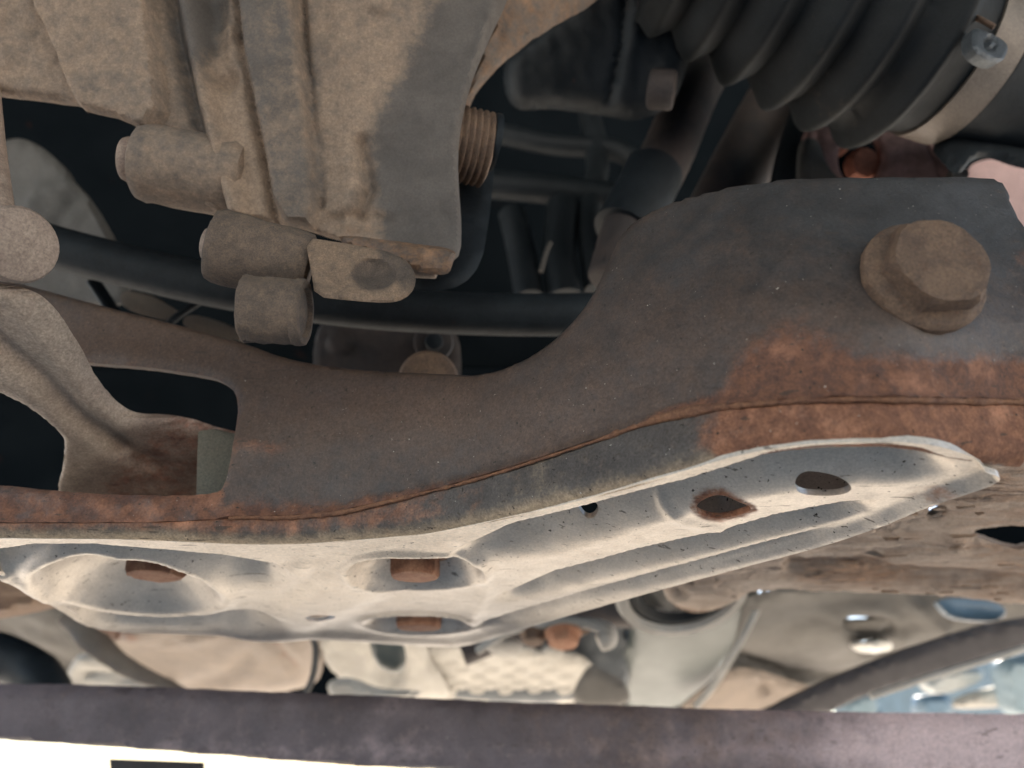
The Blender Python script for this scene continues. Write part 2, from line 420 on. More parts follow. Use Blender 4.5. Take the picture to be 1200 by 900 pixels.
M['floor'] = mat('sunlit_concrete', (.74, .68, .60), (.64, .59, .52), scale=3, rough=.9, bump=.1, dustamt=-.3)
M['steelwhite'] = flat('bright_zinc', (.50, .50, .47), rough=.35)

# ------------------------------------------------------------------ setting
def sheet(name, x0, x1, y0, y1, z, m, kind='structure', n=1):
    return meshobj(name, [(x0, y0, z), (x1, y0, z), (x1, y1, z), (x0, y1, z)], [(0, 1, 2, 3)], m, kind=kind, smooth=False)
sheet('ground', -60, 60, -60, 60, -.35, M['floor'])
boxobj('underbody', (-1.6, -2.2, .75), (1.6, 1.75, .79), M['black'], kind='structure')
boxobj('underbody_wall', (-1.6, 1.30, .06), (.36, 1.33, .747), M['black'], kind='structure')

# ------------------------------------------------------------------ suspension arm: front plate + pressed tub
ZB = .08
Ncur = [(-120, 628), (0, 627), (150, 628), (280, 634), (350, 634), (430, 628), (500, 622), (560, 610), (640, 592), (720, 571), (800, 548), (860, 530), (920, 519), (980, 514), (1060, 513), (1110, 520), (1150, 536), (1200, 545), (1300, 548)]
Nf = curve(Ncur)
_nx = np.linspace(-120, 1300, 400); _ny = Nf(_nx); _r = ray(_nx, _ny); _Yn = ZB / _r[:, 2] * _r[:, 1]
_Yn = np.where(_nx > 1172, _Yn[np.argmin(abs(_nx - 1172))], _Yn)
_k = np.ones(31) / 31; _Yn = np.convolve(np.pad(_Yn, 15, mode='edge'), _k, 'valid')
YN = lambda x: np.interp(x, _nx, _Yn)
seam_pts = [(-120, 612), (120, 612), (235, 612), (262, 606), (285, 604), (330, 606), (400, 600), (470, 583), (540, 566), (600, 548), (700, 515), (760, 493), (800, 483), (850, 475), (920, 469), (1000, 466), (1100, 468), (1200, 470), (1300, 472)]
SF = curve(seam_pts)

arm = thing('suspension_crossmember', 'long grey pressed-steel crossmember with rusty seam, window cut-out and beaded bright underside', 'crossmember', P(600, 620, .27))
def front_surf(px, py):
    Y = YN(px) - .0015 + .05 * (SF(px) - py) / 1000 * 0.0
    lean = .012 * sstep(60, 330, SF(px) - py)             # the top leans away a little
    r = ray(px, py); return r * ((Y + lean) / r[:, 1])[:, None]
top = [(-120, 292), (-40, 312), (30, 330), (100, 350), (200, 375), (290, 400), (330, 416), (400, 428), (480, 433), (545, 433), (585, 428), (625, 410), (660, 382), (690, 348), (710, 308), (728, 268), (748, 250), (790, 230), (840, 218), (880, 212), (960, 210), (1080, 209), (1160, 210), (1172, 214), (1180, 226), (1188, 258), (1200, 268), (1240, 272), (1290, 275)]
outl = top + [(x, float(SF(x))) for x in (1290, 1200, 1100, 1000, 920, 860, 800, 760, 700, 640, 580, 520, 460, 400, 340, 300, 275, 250, 180, 80, -20, -120)]
window = [(-110, 408), (0, 416), (88, 422), (160, 427), (225, 436), (258, 443), (276, 458), (278, 482), (270, 528), (262, 568), (252, 577), (215, 580), (150, 579), (80, 575), (0, 567), (-110, 560)]
seam_line = [(x, y) for x, y in seam_pts if 262 <= x]
_tl = chaikin(top, 2, False); _wn = chaikin(window, 2)
def topround(px, py, q):
    t = np.clip(np.minimum(dist(q, _tl, False), dist(q, _wn) + 2) / 10, 0, 1)
    return -.0035 * (1 - np.sqrt(1 - (1 - t) ** 2))
def rust_front(px, py, q):
    ds = SF(px) - py
    w = np.interp(px, [240, 300, 420, 560, 700, 760, 830, 870, 1300], [14, 22, 12, 6, 2, 5, 14, 34, 44])
    r = 1.15 * np.exp(-(ds / w) ** 2) * np.interp(px, [255, 280, 560, 640, 700, 745, 770, 1300], [.8, .9, .62, .3, .12, .2, 1.1, 1.1])
    r = np.where(px < 262, np.maximum(r, .75 * sstep(560, 590, py)), r)
    r += .95 * np.exp(-(((px - 918) / 62) ** 2 + ((py - 425) / 44) ** 2))
    r += .62 * np.exp(-((py - 448) / 22.) ** 2) * sstep(880, 960, px)
    r += .5 * np.exp(-(((px - 300) / 30) ** 2 + ((py - 520) / 12) ** 2)) + .42 * np.exp(-(((px - 330) / 18) ** 2 + ((py - 528) / 10) ** 2))
    r += .35 * np.exp(-(dist(q, window) / 7) ** 2) + .35 * np.exp(-(((px - 1195) / 14) ** 2 + ((py - 300) / 40) ** 2))
    return r
def dust_front(px, py, q):
    d = .12 * sstep(300, 420, py) * (1 - sstep(700, 900, px)) + .35 * np.exp(-(((px - 180) / 200) ** 2 + ((py - 400) / 60) ** 2)) + .25 * np.exp(-(((px - 460) / 260) ** 2 + ((py - 490) / 60) ** 2))
    d -= .5 * np.exp(-(((px - 1060) / 190) ** 2 + ((py - 240) / 70) ** 2)); d += .18 * np.exp(-(((px - 1010) / 180) ** 2 + ((py - 390) / 40) ** 2))
    return d + .15 * np.exp(-(dist(q, top, False) / 6) ** 2)
fp = relief('front_plate', outl, front_surf, M['arm'], arm, holes=[window], step=6, thick=.0032, back=(0, 1, .05), smooth=2,
            bumps=[topround, lambda px, py, q: np.clip(rust_front(px, py, q), 0, 1) * nz(front_surf(px, py), 260, .0009, 3, 9), ridge(seam_line, 5, .0012), ridge([(560, 410), (640, 372), (700, 300)], 40, -.003), block([(880, 150), (1300, 150), (1300, 430), (900, 430), (850, 330)], .003, 60),
                   ],
            rough=.0005, rscale=45, toward=(0, -1, 0), paint={'rust': rust_front, 'dust': dust_front})

# weld bead along the seam, lumpy
wp = []
for x in np.arange(268, 1290, 5):
    y = float(SF(x)) + 1; Y = float(YN(x)) - .0013; wp.append(P(x, y, Y))
tube('weld_bead', wp, [.0006 + .0006 * max(0, noise.noise(Vector((x * .03, 0, 0)))) + .0006 * max(0, noise.noise(Vector((x * .11, 3, 0)))) + .0011 * math.exp(-((x - 800) / 50) ** 2) + (.0004 if x > 860 or x < 480 else 0) for x in np.arange(268, 1290, 5)], mat('weld_rust', (.24, .115, .06), (.14, .065, .04), scale=150, rough=.85, bump=.7, dustamt=-.1), arm, n=10, sub=3, rough=.0004, rscale=300)

# tub side wall: strip between the seam and the underside, rounded at the bottom
def tubwall():
    cols = np.arange(-120, 1204, 6.0); V = []; rows = 12; at = []; du = []
    for x in cols:
        ys, yn = float(SF(x)) - 6, float(Nf(x)); Yn = float(YN(x))
        top_ = P(x, ys, Yn - .0004); zt = top_.z
        n0 = PZ(x, yn, ZB)
        rr = .006
        for j in range(rows):
            t = j / (rows - 1)
            if t < .5:
                k = t / .5; p = top_.lerp(Vector((n0.x, Yn - .0004, ZB + rr)), k)
            else:
                a = (t - .5) / .5 * math.pi / 2; p = Vector((n0.x, Yn - .0004 + (rr * (1 - math.cos(a))), ZB + rr - rr * math.sin(a)))
            V.append(tuple(p))
            ru = 0
            w = np.interp(x, [200, 300, 500, 640, 800, 850, 1300], [.75, .7, .5, .0, .1, .95, 1.0])
            hi = float(sstep(830, 860, x)); ru = w * (1 - sstep(.45 + .4 * hi, .95 + .3 * hi, t)); at.append(float(ru)); du.append(float(.05 + (.85 - .7 * hi) * sstep(.5, 1, t)))  # paler towards the bottom turn: lit crest put into the dust colour
    V = np.array(V); V[:, 1] += nz(V, 60, .0006, 3, 2)
    n = len(V); VB = V + np.array([0, .0025, .0015]); Fc = []
    nc = len(cols)
    for i in range(nc - 1):
        for j in range(rows - 1):
            a, b, c, d_ = i * rows + j, (i + 1) * rows + j, (i + 1) * rows + j + 1, i * rows + j + 1
            Fc.append((a, b, c, d_)); Fc.append((a + n, d_ + n, c + n, b + n))
    for i in range(nc - 1):
        a, b = i * rows, (i + 1) * rows; Fc.append((a, a + n, b + n, b))
        a, b = i * rows + rows - 1, (i + 1) * rows + rows - 1; Fc.append((a, b, b + n, a + n))
    for j in range(rows - 1):
        a, b = j, j + 1; Fc.append((a, b, b + n, a + n)); a, b = (nc - 1) * rows + j, (nc - 1) * rows + j + 1; Fc.append((a, a + n, b + n, b))
    meshobj('side_wall', np.vstack([V, VB]), Fc, M['tub2'], arm, attrs={'rust': at + at, 'dust': du + du})
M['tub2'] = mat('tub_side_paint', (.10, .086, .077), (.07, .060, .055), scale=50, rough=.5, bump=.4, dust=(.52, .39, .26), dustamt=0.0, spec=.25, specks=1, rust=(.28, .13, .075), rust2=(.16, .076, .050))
tubwall()

# underside with beads, cups and holes
under_out = [(x, float(Nf(x)) + 4) for x in range(-110, 1145, 20)] + [(1152, 541), (1168, 546), (1166, 554), (1130, 567), (1090, 580), (1050, 598), (1010, 614), (953, 633), (867, 656), (780, 681), (693, 706), (610, 731), (560, 748), (530, 753), (470, 750), (420, 746), (345, 742), (230, 737), (150, 735), (110, 730), (85, 718), (66, 704), (50, 690), (0, 670), (-60, 652), (-110, 645)]
def surf_z(px, py): r = ray(px, py); return r * (ZB / r[:, 2])[:, None]
A_T = curve([(500, 662), (540, 640), (600, 613), (700, 588), (800, 562), (900, 530), (960, 521), (1040, 519), (1080, 524), (1120, 540)])
A_B = curve([(500, 672), (560, 654), (640, 645), (700, 628), (800, 598), (900, 572), (1000, 560), (1120, 560)])
B_T = curve([(560, 706), (589, 695), (650, 669), (745, 643), (841, 622), (910, 602), (988, 588), (1040, 583)])
B_B = curve([(560, 712), (607, 702), (693, 681), (797, 655), (867, 637), (953, 614), (1005, 601), (1040, 594)])
C_T = curve([(520, 742), (600, 717), (693, 690), (797, 662), (867, 643), (953, 620), (1005, 606), (1030, 600)])
C_B = curve([(520, 746), (600, 726), (693, 698), (797, 670), (867, 650), (953, 627), (1005, 612), (1030, 606)])
D_T = curve([(-110, 640), (0, 643), (40, 637), (110, 637), (180, 643), (260, 650), (320, 660), (355, 672)])
D_B = curve([(-110, 668), (0, 668), (60, 658), (140, 657), (210, 669), (270, 684), (355, 688)])
E_T = curve([(60, 694), (90, 708), (140, 716), (200, 718), (260, 714), (300, 713), (350, 720)])
E_B = curve([(60, 712), (90, 718), (140, 728), (200, 730), (260, 730), (350, 734)])
hole1 = [(915 + 50 * math.cos(a) + 50, 571 + 10.5 * math.sin(a) - .06 * 50 * math.cos(a)) for a in np.linspace(0, 2 * math.pi, 14)[:-1]]
hole1 = [(965 + 33 * np.sign(math.cos(a)) * abs(math.cos(a)) ** .7, 572 + 9 * math.sin(a)) for a in np.linspace(0, 2 * math.pi, 18)[:-1]]
hole2 = [(812, 598), (830, 590), (850, 586), (868, 589), (884, 596), (868, 603), (846, 608), (828, 606)]
hole3 = [(674, 617), (690, 615), (704, 616), (700, 622), (688, 625), (678, 621)]
hole4 = [(376 + 18 * math.cos(a), 718.5 + 4.2 * math.sin(a)) for a in np.linspace(0, 2 * math.pi, 14)[:-1]]
def lip(px, py, q):                      # rolled outer edge
    return 0.0035 * np.exp(-(dist(q, under_out[63:], False) / 5) ** 2)
def rust_under(px, py, q):
    r = .9 * np.exp(-(dist(q, hole2) / 5) ** 2) + .6 * np.exp(-(((px - 1100) / 34) ** 2 + ((py - 575) / 12) ** 2))
    r += .5 * blob(455, 664, 26, 12, 1, .5)(px, py, q) + .4 * blob(465, 731, 20, 7, 1, .5)(px, py, q) + .35 * np.exp(-(dist(q, hole4) / 4) ** 2) + .3 * np.exp(-(dist(q, hole3) / 4) ** 2)
    return r
def dust_light_under(px, py, q):
    d = .5 * np.exp(-((py - Nf(px) - 8) / 22) ** 2) + .35 * np.exp(-(((px - 690) / 150) ** 2 + ((py - 640) / 30) ** 2))  # besides dust: lit crest painted paler here, shaded left cup darker below
    d += .35 * np.exp(-(((px - 400) / 110) ** 2 + ((py - 680) / 40) ** 2)) - .5 * np.exp(-(((px - 160) / 120) ** 2 + ((py - 685) / 35) ** 2))
    return d + .1
relief('underside', under_out, surf_z, M['tub'], arm, holes=[hole1, hole2, hole3, hole4], step=4.5, ys=4, thick=.0022, back=(0, 0, 1), smooth=1, toward=(0, 0, -1),
       bumps=[band(A_T, A_B, 520, 1125, -.016, 90, .2), band(B_T, B_B, 575, 1030, -.0145, 60, .2), band(C_T, C_B, 520, 1000, -.006, 110, .5),
              band(D_T, D_B, -200, 352, -.016, 60, .14), band(E_T, E_B, 66, 348, -.009, 70, .45),
              dome(150, 686, 110, 27, -.021, 7, 1.0), dome(488, 668, 80, 20, -.021, 1, .9), dome(491, 731, 63, 10.4, -.017, 1, .9), rimring(150, 686, 118, 29, 7, .0025), rimring(488, 668, 84, 21.5, 1, .0015), rimring(491, 731, 68, 11.5, 1, .0012), blob(376, 706, 130, 22, .003, .5, -25),
              ridge([(545, 652), (568, 668), (570, 690), (562, 712), (545, 732)], 7, .0012), ridge([(775, 600), (800, 612), (850, 622)], 5, .001),
              blob(345, 672, 26, 10, .002, .6, -30), lip], rough=.00018, rscale=40, paint={'rust': rust_under, 'dust': dust_light_under})
# rolled lip that closes the far side
far = [(1150, 560), (1130, 567), (1090, 580), (1050, 598), (1010, 613), (953, 632), (867, 655), (780, 680), (693, 705), (610, 730), (560, 747), (530, 752), (470, 749), (420, 745), (345, 741), (230, 736), (150, 734), (110, 729), (85, 717), (66, 703), (50, 689), (0, 669), (-60, 651), (-110, 644)]
tube('rolled_edge', [PZ(x, y, ZB - .0006) for x, y in chaikin(far, 1, False)], .0015, M['tub'], arm, n=10, sub=3)

# bolts seen in the cups
def undbolt(px, py, rpx, up, name='recessed_bolt', h=.012, m='boltbright'):
    c = PZ(px, py, ZB); r = rpx * c.length / F * 1.0
    return hexbolt(name, Vector((c.x, c.y, ZB + up)), (0, 0, -1), r, h, M[m], arm, flange=1.35, fh=.2, phase=.35)
undbolt(486, 676, 29, .0125, h=.013)
undbolt(491, 735, 26, .0115, h=.0125)
undbolt(178, 689, 29, .018, h=.0125)
brightp = [(930, 592), (955, 588), (990, 588), (1000, 592), (985, 600), (950, 601)]
relief('inner_tab', brightp, lambda px, py: (lambda r_: r_ * ((ZB + .006) / r_[:, 2])[:, None])(ray(px, py)), M['steelwhite'], arm, step=4, ys=2, thick=.001, back=(0, 0, 1), rough=.0006, rscale=200)  # added pale piece standing for the brightness seen through the hole
lathe('drain_plug', PZ(190, 704, ZB) + Vector((0, 0, .0125)), (0, 0, -1), [(0, .003), (.0012, .003), (.0016, .0022)], M['tan'], arm, n=14)

# big flange bolt on the front plate
bc = P(1078, 328, float(YN(1078)) - .0045)
hexbolt('flange_bolt', bc, (.06, -1, -.10), .0158, .0120, M['bolt'], arm, flange=1.2, fh=.36, phase=.62)

# ------------------------------------------------------------------ gearbox housing
gb = thing('gearbox_housing', 'dirty beige cast aluminium gearbox housing with ribs and lugs filling the upper left', 'gearbox', P(330, 200, .23))
gsurf = plane3((0, 100, .205), (520, 280, .235), (500, 0, .195))
gout = [(-70, -90), (-70, 98), (0, 108), (60, 115), (95, 121), (101, 131), (112, 137), (157, 146), (180, 165), (225, 235), (262, 252), (330, 262), (360, 268), (385, 276), (430, 288), (480, 299), (528, 304), (539, 295), (540, 262), (537, 220), (535, 180), (540, 140), (549, 100), (563, 62), (582, 20), (600, -20), (615, -90)]
relief('housing', gout, gsurf, M['cast'], gb, step=4, thick=.05, rnd=10, rdep=.006, smooth=1, rough=.0011, rscale=70,
       bumps=[block([(42, -95), (48, 10), (72, 55), (100, 128), (112, 145), (200, 160), (188, 60), (170, -95)], .010, 4),
              block([(-80, -95), (44, -95), (52, 20), (20, 30), (-80, 30)], .0015, 10),
              ridge([(185, -90), (205, 40), (228, 130), (262, 250)], 9, -.006), ridge([(205, -90), (232, 60), (250, 150), (280, 255)], 12, .007),
              ridge([(238, -60), (250, 30), (262, 90)], 18, -.007), ridge([(268, -90), (282, 60), (304, 160), (322, 262)], 5, -.004),
              block([(274, -95), (288, 60), (310, 160), (327, 262), (378, 266), (366, 130), (348, 20), (338, -95)], .007, 6),
              ridge([(348, -90), (356, 50), (374, 240)], 5, -.0045), ridge([(425, 170), (432, 220), (420, 250)], 9, -.006),
              block([(388, -95), (392, 60), (405, 200), (396, 268), (430, 268), (436, 180), (500, 80), (545, -95)], .0025, 14),
              blob(445, 8, 14, 11, .003, .6), blob(262, 38, 14, 12, .003, .5), blob(260, 70, 12, 18, .003, .5),
              ridge([(590, -60), (566, 40), (545, 110), (538, 200), (540, 290)], 6, .0015), blob(420, 262, 50, 14, -.003, .5)],
       paint={'bare': lambda px, py, q: 0 * px,
              'dust': lambda px, py, q: -.35 * block([(276, -95), (290, 60), (312, 160), (329, 262), (372, 266), (350, 60), (336, -95)], 1, 8)(px, py, q) - .25 * ridge([(185, -90), (205, 40), (228, 130), (262, 250)], 12, 1)(px, py, q) + .3 * ridge([(250, 20), (262, 90), (285, 170), (300, 250)], 14, 1)(px, py, q) + .25 * ridge([(52, 20), (80, 75), (103, 128), (150, 140)], 9, 1)(px, py, q) - 1.25 * sstep(-34, 30, (px - np.interp(py, [0, 80, 110, 160, 260, 300], [528, 492, 470, 448, 455, 470]))) - .7 * blob(232, 15, 26, 60, 1, .5)(px, py, q) - .25 * ridge([(366, 60), (374, 240)], 9, 1)(px, py, q) + .15,
              'rust': lambda px, py, q: .35 * np.exp(-((px - 366) / 10.) ** 2) + .5 * np.exp(-(((px - 425) / 40) ** 2 + ((py - 270) / 14) ** 2)) - .2 + .2 * np.exp(-(((px - 10) / 30) ** 2 + ((py - 70) / 40) ** 2))})
relief('arch_rim', [(584, -90), (800, -90), (700, 0), (655, 24), (612, 52), (578, 82), (556, 108), (546, 132), (545, 112), (556, 78), (572, 38), (592, -10)],
       plane3((560, 110, .245), (600, 0, .225), (700, 0, .245)), M['cast'], gb, step=6, thick=.03, rnd=6, rdep=.003, rough=.0014, rscale=120, smooth=1, paint={'rust': lambda px, py, q: .38 + 0 * px, 'dust': lambda px, py, q: -.1 + 0 * px})
u = S(200, 200, .225)
cyl('bolt_boss', P(160, 188, .222), P(290, 214, .232), 46 * u, M['cast'], gb, bev=.3, rough=.0008, rscale=120)
cyl('stud_end', P(144, 186, .2215), P(170, 190, .223), 26 * u, M['cast_pink'], gb, bev=.25)
u = S(300, 300, .21)
cyl('lower_boss', P(246, 286, .2105), P(364, 316, .222), 44 * u, M['cast_grit'], gb, bev=.22, rough=.0009, rscale=260)
cyl('stud_end', P(238, 285, .2095), P(252, 288, .2105), 19 * u, M['cast_pink'], gb, bev=.25)
cyl('hanging_boss', P(284, 362, .2085), P(350, 366, .2110), 37 * u, M['cast_grit'], gb, bev=.10, rough=.0009, rscale=260)
lathe('boss_rim', P(345, 366, .2108), P(370, 367.5, .2112) - P(345, 366, .2108), [(0, 35.5 * u), (.0012, 38 * u), (.003, 38 * u), (.004, 36 * u), (.0042, 29 * u), (.0025, 27 * u)], M['cast_grit'], gb, rough=.0004, rscale=200)
relief('lug', [(356, 277), (395, 283), (432, 289), (462, 296), (480, 308), (487, 324), (485, 338), (474, 350), (455, 355), (410, 352), (368, 347), (364, 320)],
       plane3((360, 300, .206), (480, 330, .207), (400, 350, .204)), M['cast_grit'], gb, step=4, thick=.018, rnd=3, rdep=.0012, smooth=1, rough=.0003, rscale=300,
       bumps=[dome(438, 322, 26, 19, -.0045, 10, .8)], paint={'dust': lambda px, py, q: .35 - .7 * blob(438, 322, 25, 18, 1, .2)(px, py, q) - .5 * sstep(0, 14, px - 440 - (py - 300) * .6) * (1 - sstep(326, 350, py))})  # lit face painted paler and shaded dimple darker through the dust weight
relief('under_ledge', [(395, 272), (470, 282), (536, 290), (530, 306), (525, 322), (490, 318), (455, 300), (400, 288)], plane3((400, 280, .226), (520, 300, .232), (460, 320, .23)), M['cast'], gb, step=5, thick=.02, rnd=6, rdep=.003, rough=.001, rscale=130,
       paint={'rust': lambda px, py, q: .55 + 0 * px, 'dust': lambda px, py, q: -.6 + 0 * px})
cyl('small_boss', P(478, 312, .240), P(512, 314, .240), 13 * S(500, 313, .24), M['cast'], gb, bev=.2)
relief('cover_plate', [(500, 250), (545, 200), (582, 150), (576, 240), (560, 330), (490, 345), (470, 320)], plane3((500, 260, .262), (575, 160, .262), (500, 340, .262)), M['dark'], gb, step=10, thick=.01, rnd=6)

tp = thing('threaded_plug', 'round brown threaded plug standing out beside the gearbox edge', 'plug', P(558, 165, .235))
a_, b_ = P(528, 166, .236), P(574, 166, .236); ut = S(558, 165, .235) * .88
pr = [(0, 40 * ut)]
Lt = (b_ - a_).length
for i in range(6):
    s = i / 6 * Lt; pr += [(s + Lt * .02, 47 * ut), (s + Lt * .06, 50 * ut), (s + Lt * .10, 50 * ut), (s + Lt * .13, 46 * ut)]
pr += [(Lt * .99, 44 * ut), (Lt, 40 * ut), (Lt, 15 * ut)]
lathe('thread', a_, b_ - a_ + Vector((0, .006, 0)), pr, M['bolt'], tp, n=40, rough=.0003, sharp=60)
lathe('collar', b_, b_ - a_ + Vector((0, .006, 0)), [(0, 36 * ut), (.001, 38 * ut), (.003, 38 * ut), (.0035, 30 * ut)], M['dark'], tp, n=30)

# ------------------------------------------------------------------ forged bracket at the left with its ball stud
br = thing('forged_link', 'dusty beige forged link arm reaching through the window of the crossmember', 'link arm', P(60, 450, .25))
brs = plane3((20, 330, .198), (250, 540, .315), (40, 560, .30))
relief('arm_body', [(-80, 322), (0, 330), (28, 340), (50, 360), (72, 392), (90, 424), (108, 452), (130, 475), (150, 486), (185, 486), (215, 491), (250, 503), (290, 512), (350, 530), (350, 650), (60, 650), (58, 572), (72, 518), (62, 505), (34, 483), (0, 465), (-80, 430)],
       brs, M['cast_pink'], br, step=5, thick=.02, rnd=15, rdep=.008, smooth=2, rough=.0008, rscale=80,
       bumps=[ridge([(-60, 345), (-10, 400), (40, 440), (90, 490), (135, 522)], 12, -.0075), ridge([(135, 522), (185, 545)], 12, -.004), ridge([(10, 350), (60, 410), (110, 470), (150, 505)], 11, .003),
              ridge([(-40, 420), (50, 465), (120, 530)], 22, .003)],
       paint={'rust': lambda px, py, q: .30 * np.exp(-(dist(q, [(-60, 345), (-10, 400), (40, 440), (90, 490), (140, 530)], False) / 8) ** 2) + .8 * sstep(-25, 40, px + py * .9 - 615) - .15,
              'dust': lambda px, py, q: .35 - .8 * sstep(-25, 30, px + py * .9 - 610)})
cyl('ball_stud', P(-35, 285, .205), P(26, 287, .188), 45 * S(10, 285, .19), M['cast_pink'], br, bev=.25)
tube('stud_shank', [P(-14, 100, .205), P(-10, 170, .20), P(-8, 215, .195), P(-6, 262, .193)], [.0042, .0048, .0056, .0068], M['cast_pink'], br)
fl = thing('inner_flange', 'short grey green curved flange behind the crossmember window', 'flange', P(240, 540, .33))
relief('flange_face', [(231, 494), (234, 500), (268, 508), (340, 524), (340, 640), (228, 640)], plane3((200, 500, .288), (280, 510, .300), (240, 600, .300)), M['green'], fl, step=6, thick=.003, rnd=2, smooth=1)

# ------------------------------------------------------------------ black hose, dust shield, struts
hs = tube('hose', [P(-60, 255, .32), P(40, 283, .32), P(150, 312, .325), P(270, 338, .33), P(400, 357, .335), P(520, 366, .34), P(640, 369, .34), P(760, 366, .34)], 25.5 * S(300, 340, .33), M['hose'], loc=P(150, 312, .325), rough=.0004, label='thick black rubber hose sagging behind the gearbox and above the crossmember', cat='hose')
ds = thing('dust_shield', 'grey round dust shield half hidden behind the black hose', 'dust shield', P(60, 260, .40))
disc = [(-160, 250), (-60, 190), (0, 162), (22, 159), (45, 170), (72, 195), (98, 228), (122, 265), (138, 296), (146, 330), (150, 356), (90, 360), (-160, 360)]
relief('shield_face', disc, plane3((0, 200, .39), (120, 300, .40), (0, 330, .42)), M['grey2'] if 'grey2' in M else M['grey'], ds, step=6, thick=.004, rnd=4, rough=.001, rscale=60,
       bumps=[ridge([(30, 260), (50, 225), (85, 215)], 10, .004), ridge([(70, 262), (85, 235)], 8, -.004), blob(60, 250, 30, 26, .004, .5)])
for (poly, nm, lb) in (([(140, 338), (172, 345), (186, 352), (208, 366), (200, 378), (140, 362)], 'shield_tab', None), ([(214, 366), (250, 374), (286, 390), (282, 402), (214, 388)], 'shield_tab', None)):
    relief(nm, poly, plane3((150, 350, .40), (280, 395, .40), (200, 330, .42)), M['beige'], ds, step=6, thick=.004, rnd=2)
tube('strut', [P(110, 330, .37), P(128, 358, .37), P(140, 380, .37)], .0045, M['dark'], loc=P(128, 358, .37), flat=.5, label='thin dark steel strut behind the hose nearest the ball stud', cat='strut', group='thin struts under the hose')
tube('strut', [P(236, 352, .37), P(206, 372, .37), P(186, 392, .37)], .0045, M['dark'], loc=P(206, 372, .37), flat=.5, label='thin dark steel strut under the hose nearest the gearbox lugs', cat='strut', group='thin struts under the hose')

# ------------------------------------------------------------------ dark middle: joint housing, rods, small fittings
jh = thing('joint_housing', 'dark oily drive joint housing hanging above the centre gap', 'joint', P(690, 60, .30))
relief('housing_shell', [(586, 62), (620, 40), (680, -10), (700, -80), (830, -80), (815, 60), (795, 112), (775, 126), (745, 134), (705, 126), (640, 118), (596, 122)], plane3((600, 90, .31), (790, 110, .30), (700, 0, .27)), M['dark'], jh, step=6, thick=.04, rnd=22, rdep=.012, rough=.0012, rscale=90,
       bumps=[ridge([(752, -60), (742, 50), (728, 120)], 7, .003), ridge([(738, -60), (728, 50), (714, 115)], 4, -.003), ridge([(640, 0), (650, 110)], 6, .001)],
       paint={'rust': lambda px, py, q: .55 * np.exp(-(((px - 755) / 20) ** 2 + ((py - 0) / 30) ** 2)), 'dust': lambda px, py, q: .25 * np.exp(-((px - 735) / 22.) ** 2)})
cyl('bolt_end', P(760, 104, .292), P(791, 106, .290), 23 * S(770, 105, .29), M['darkbrown'], jh, bev=.2)
rd = thing('steering_rod', 'brownish dark steering rod slanting down behind the crossmember shoulder', 'rod', P(770, 180, .36))
tube('rod_body', [P(850, 40, .36), P(812, 110, .36), P(782, 180, .36), P(752, 235, .36)], 31 * S(780, 180, .36), M['darkbrown'], rd, rough=.0006)
tube('rod_sleeve', [P(766, 202, .357), P(745, 245, .357), P(730, 272, .357)], 36 * S(750, 240, .357), M['dark'], rd, rough=.0004)
cyl('rod_end', P(735, 262, .355), P(716, 330, .36), 28 * S(730, 290, .36), M['darkbrown'], rd, rough=.0006)
r2 = tube('stabiliser_bar', [P(950, 60, .42), P(905, 130, .42), P(868, 200, .42), P(820, 300, .42)], 40 * S(890, 150, .42), M['darkbrown'], loc=P(890, 150, .42), flat=.6, label='wide dark brown bar slanting down under the ribbed boot', cat='bar')
r3 = tube('dark_link', [P(1000, 60, .40), P(955, 130, .40), P(935, 190, .40), P(925, 260, .40)], 26 * S(950, 170, .40), M['dark'], loc=P(950, 170, .40), label='short black upright link between ribbed boot and pink bracket', cat='link')
wire = tube('silver_wire', [P(634, 318, .42), P(640, 296, .42), P(645, 284, .42)], .0016, M['grey'], loc=P(640, 300, .42), label='tiny bright wire end hanging in the dark centre gap', cat='wire')
for pts, r, lb in (([(560, 150), (640, 168), (720, 176), (760, 200)], 13, 'dim pipe crossing level in the dark centre gap, the upper one'),
                   ([(560, 215), (640, 222), (730, 232)], 17, 'dim pipe crossing level in the dark centre gap, the lower one'),
                   ([(600, 250), (612, 300), (620, 350)], 16, 'short dark upright hose nearest the gearbox in the centre gap'),
                   ([(660, 240), (655, 300), (662, 350)], 19, 'thick dark upright hose just behind the bright wire end'),
                   ([(690, 130), (700, 190), (690, 260), (700, 340)], 14, 'long dark upright pipe beside the steering rod')):
    tube('pipe', [P(x, y, .50) for x, y in pts], r * S(650, 230, .5), M['dark'], loc=P(*pts[1], .50), rough=.001, label=lb, cat='pipe', group='pipes in the dark centre gap')
rb = thing('rear_bracket', 'dim brown steel bracket with round bosses seen just above the crossmember dip', 'bracket', P(450, 410, .42))
relief('bracket_plate', [(366, 380), (400, 372), (470, 380), (520, 382), (540, 392), (540, 470), (366, 470)], plane3((370, 400, .42), (520, 400, .42), (450, 440, .43)), M['darkbrown'], rb, step=6, thick=.01, rnd=4, bumps=[blob(398, 402, 14, 13, .004, .2)])
for (x, y, r, m_) in ((508, 401, 23, 'darkbrown'),):
    rbb = cyl('round_boss', P(x, y, .395), P(x, y + 1, .425), r * S(x, y, .4), M[m_], rb, bev=.15)
    cyl('boss_centre', P(x + 1, y - 1, .391), P(x, y, .396), r * .45 * S(x, y, .4), M['dark'], rbb, bev=.3)
cyl('boss_cap', P(502, 446, .33), P(502, 447, .36), 36 * S(502, 446, .33), M['bolt'], rb, bev=.3)

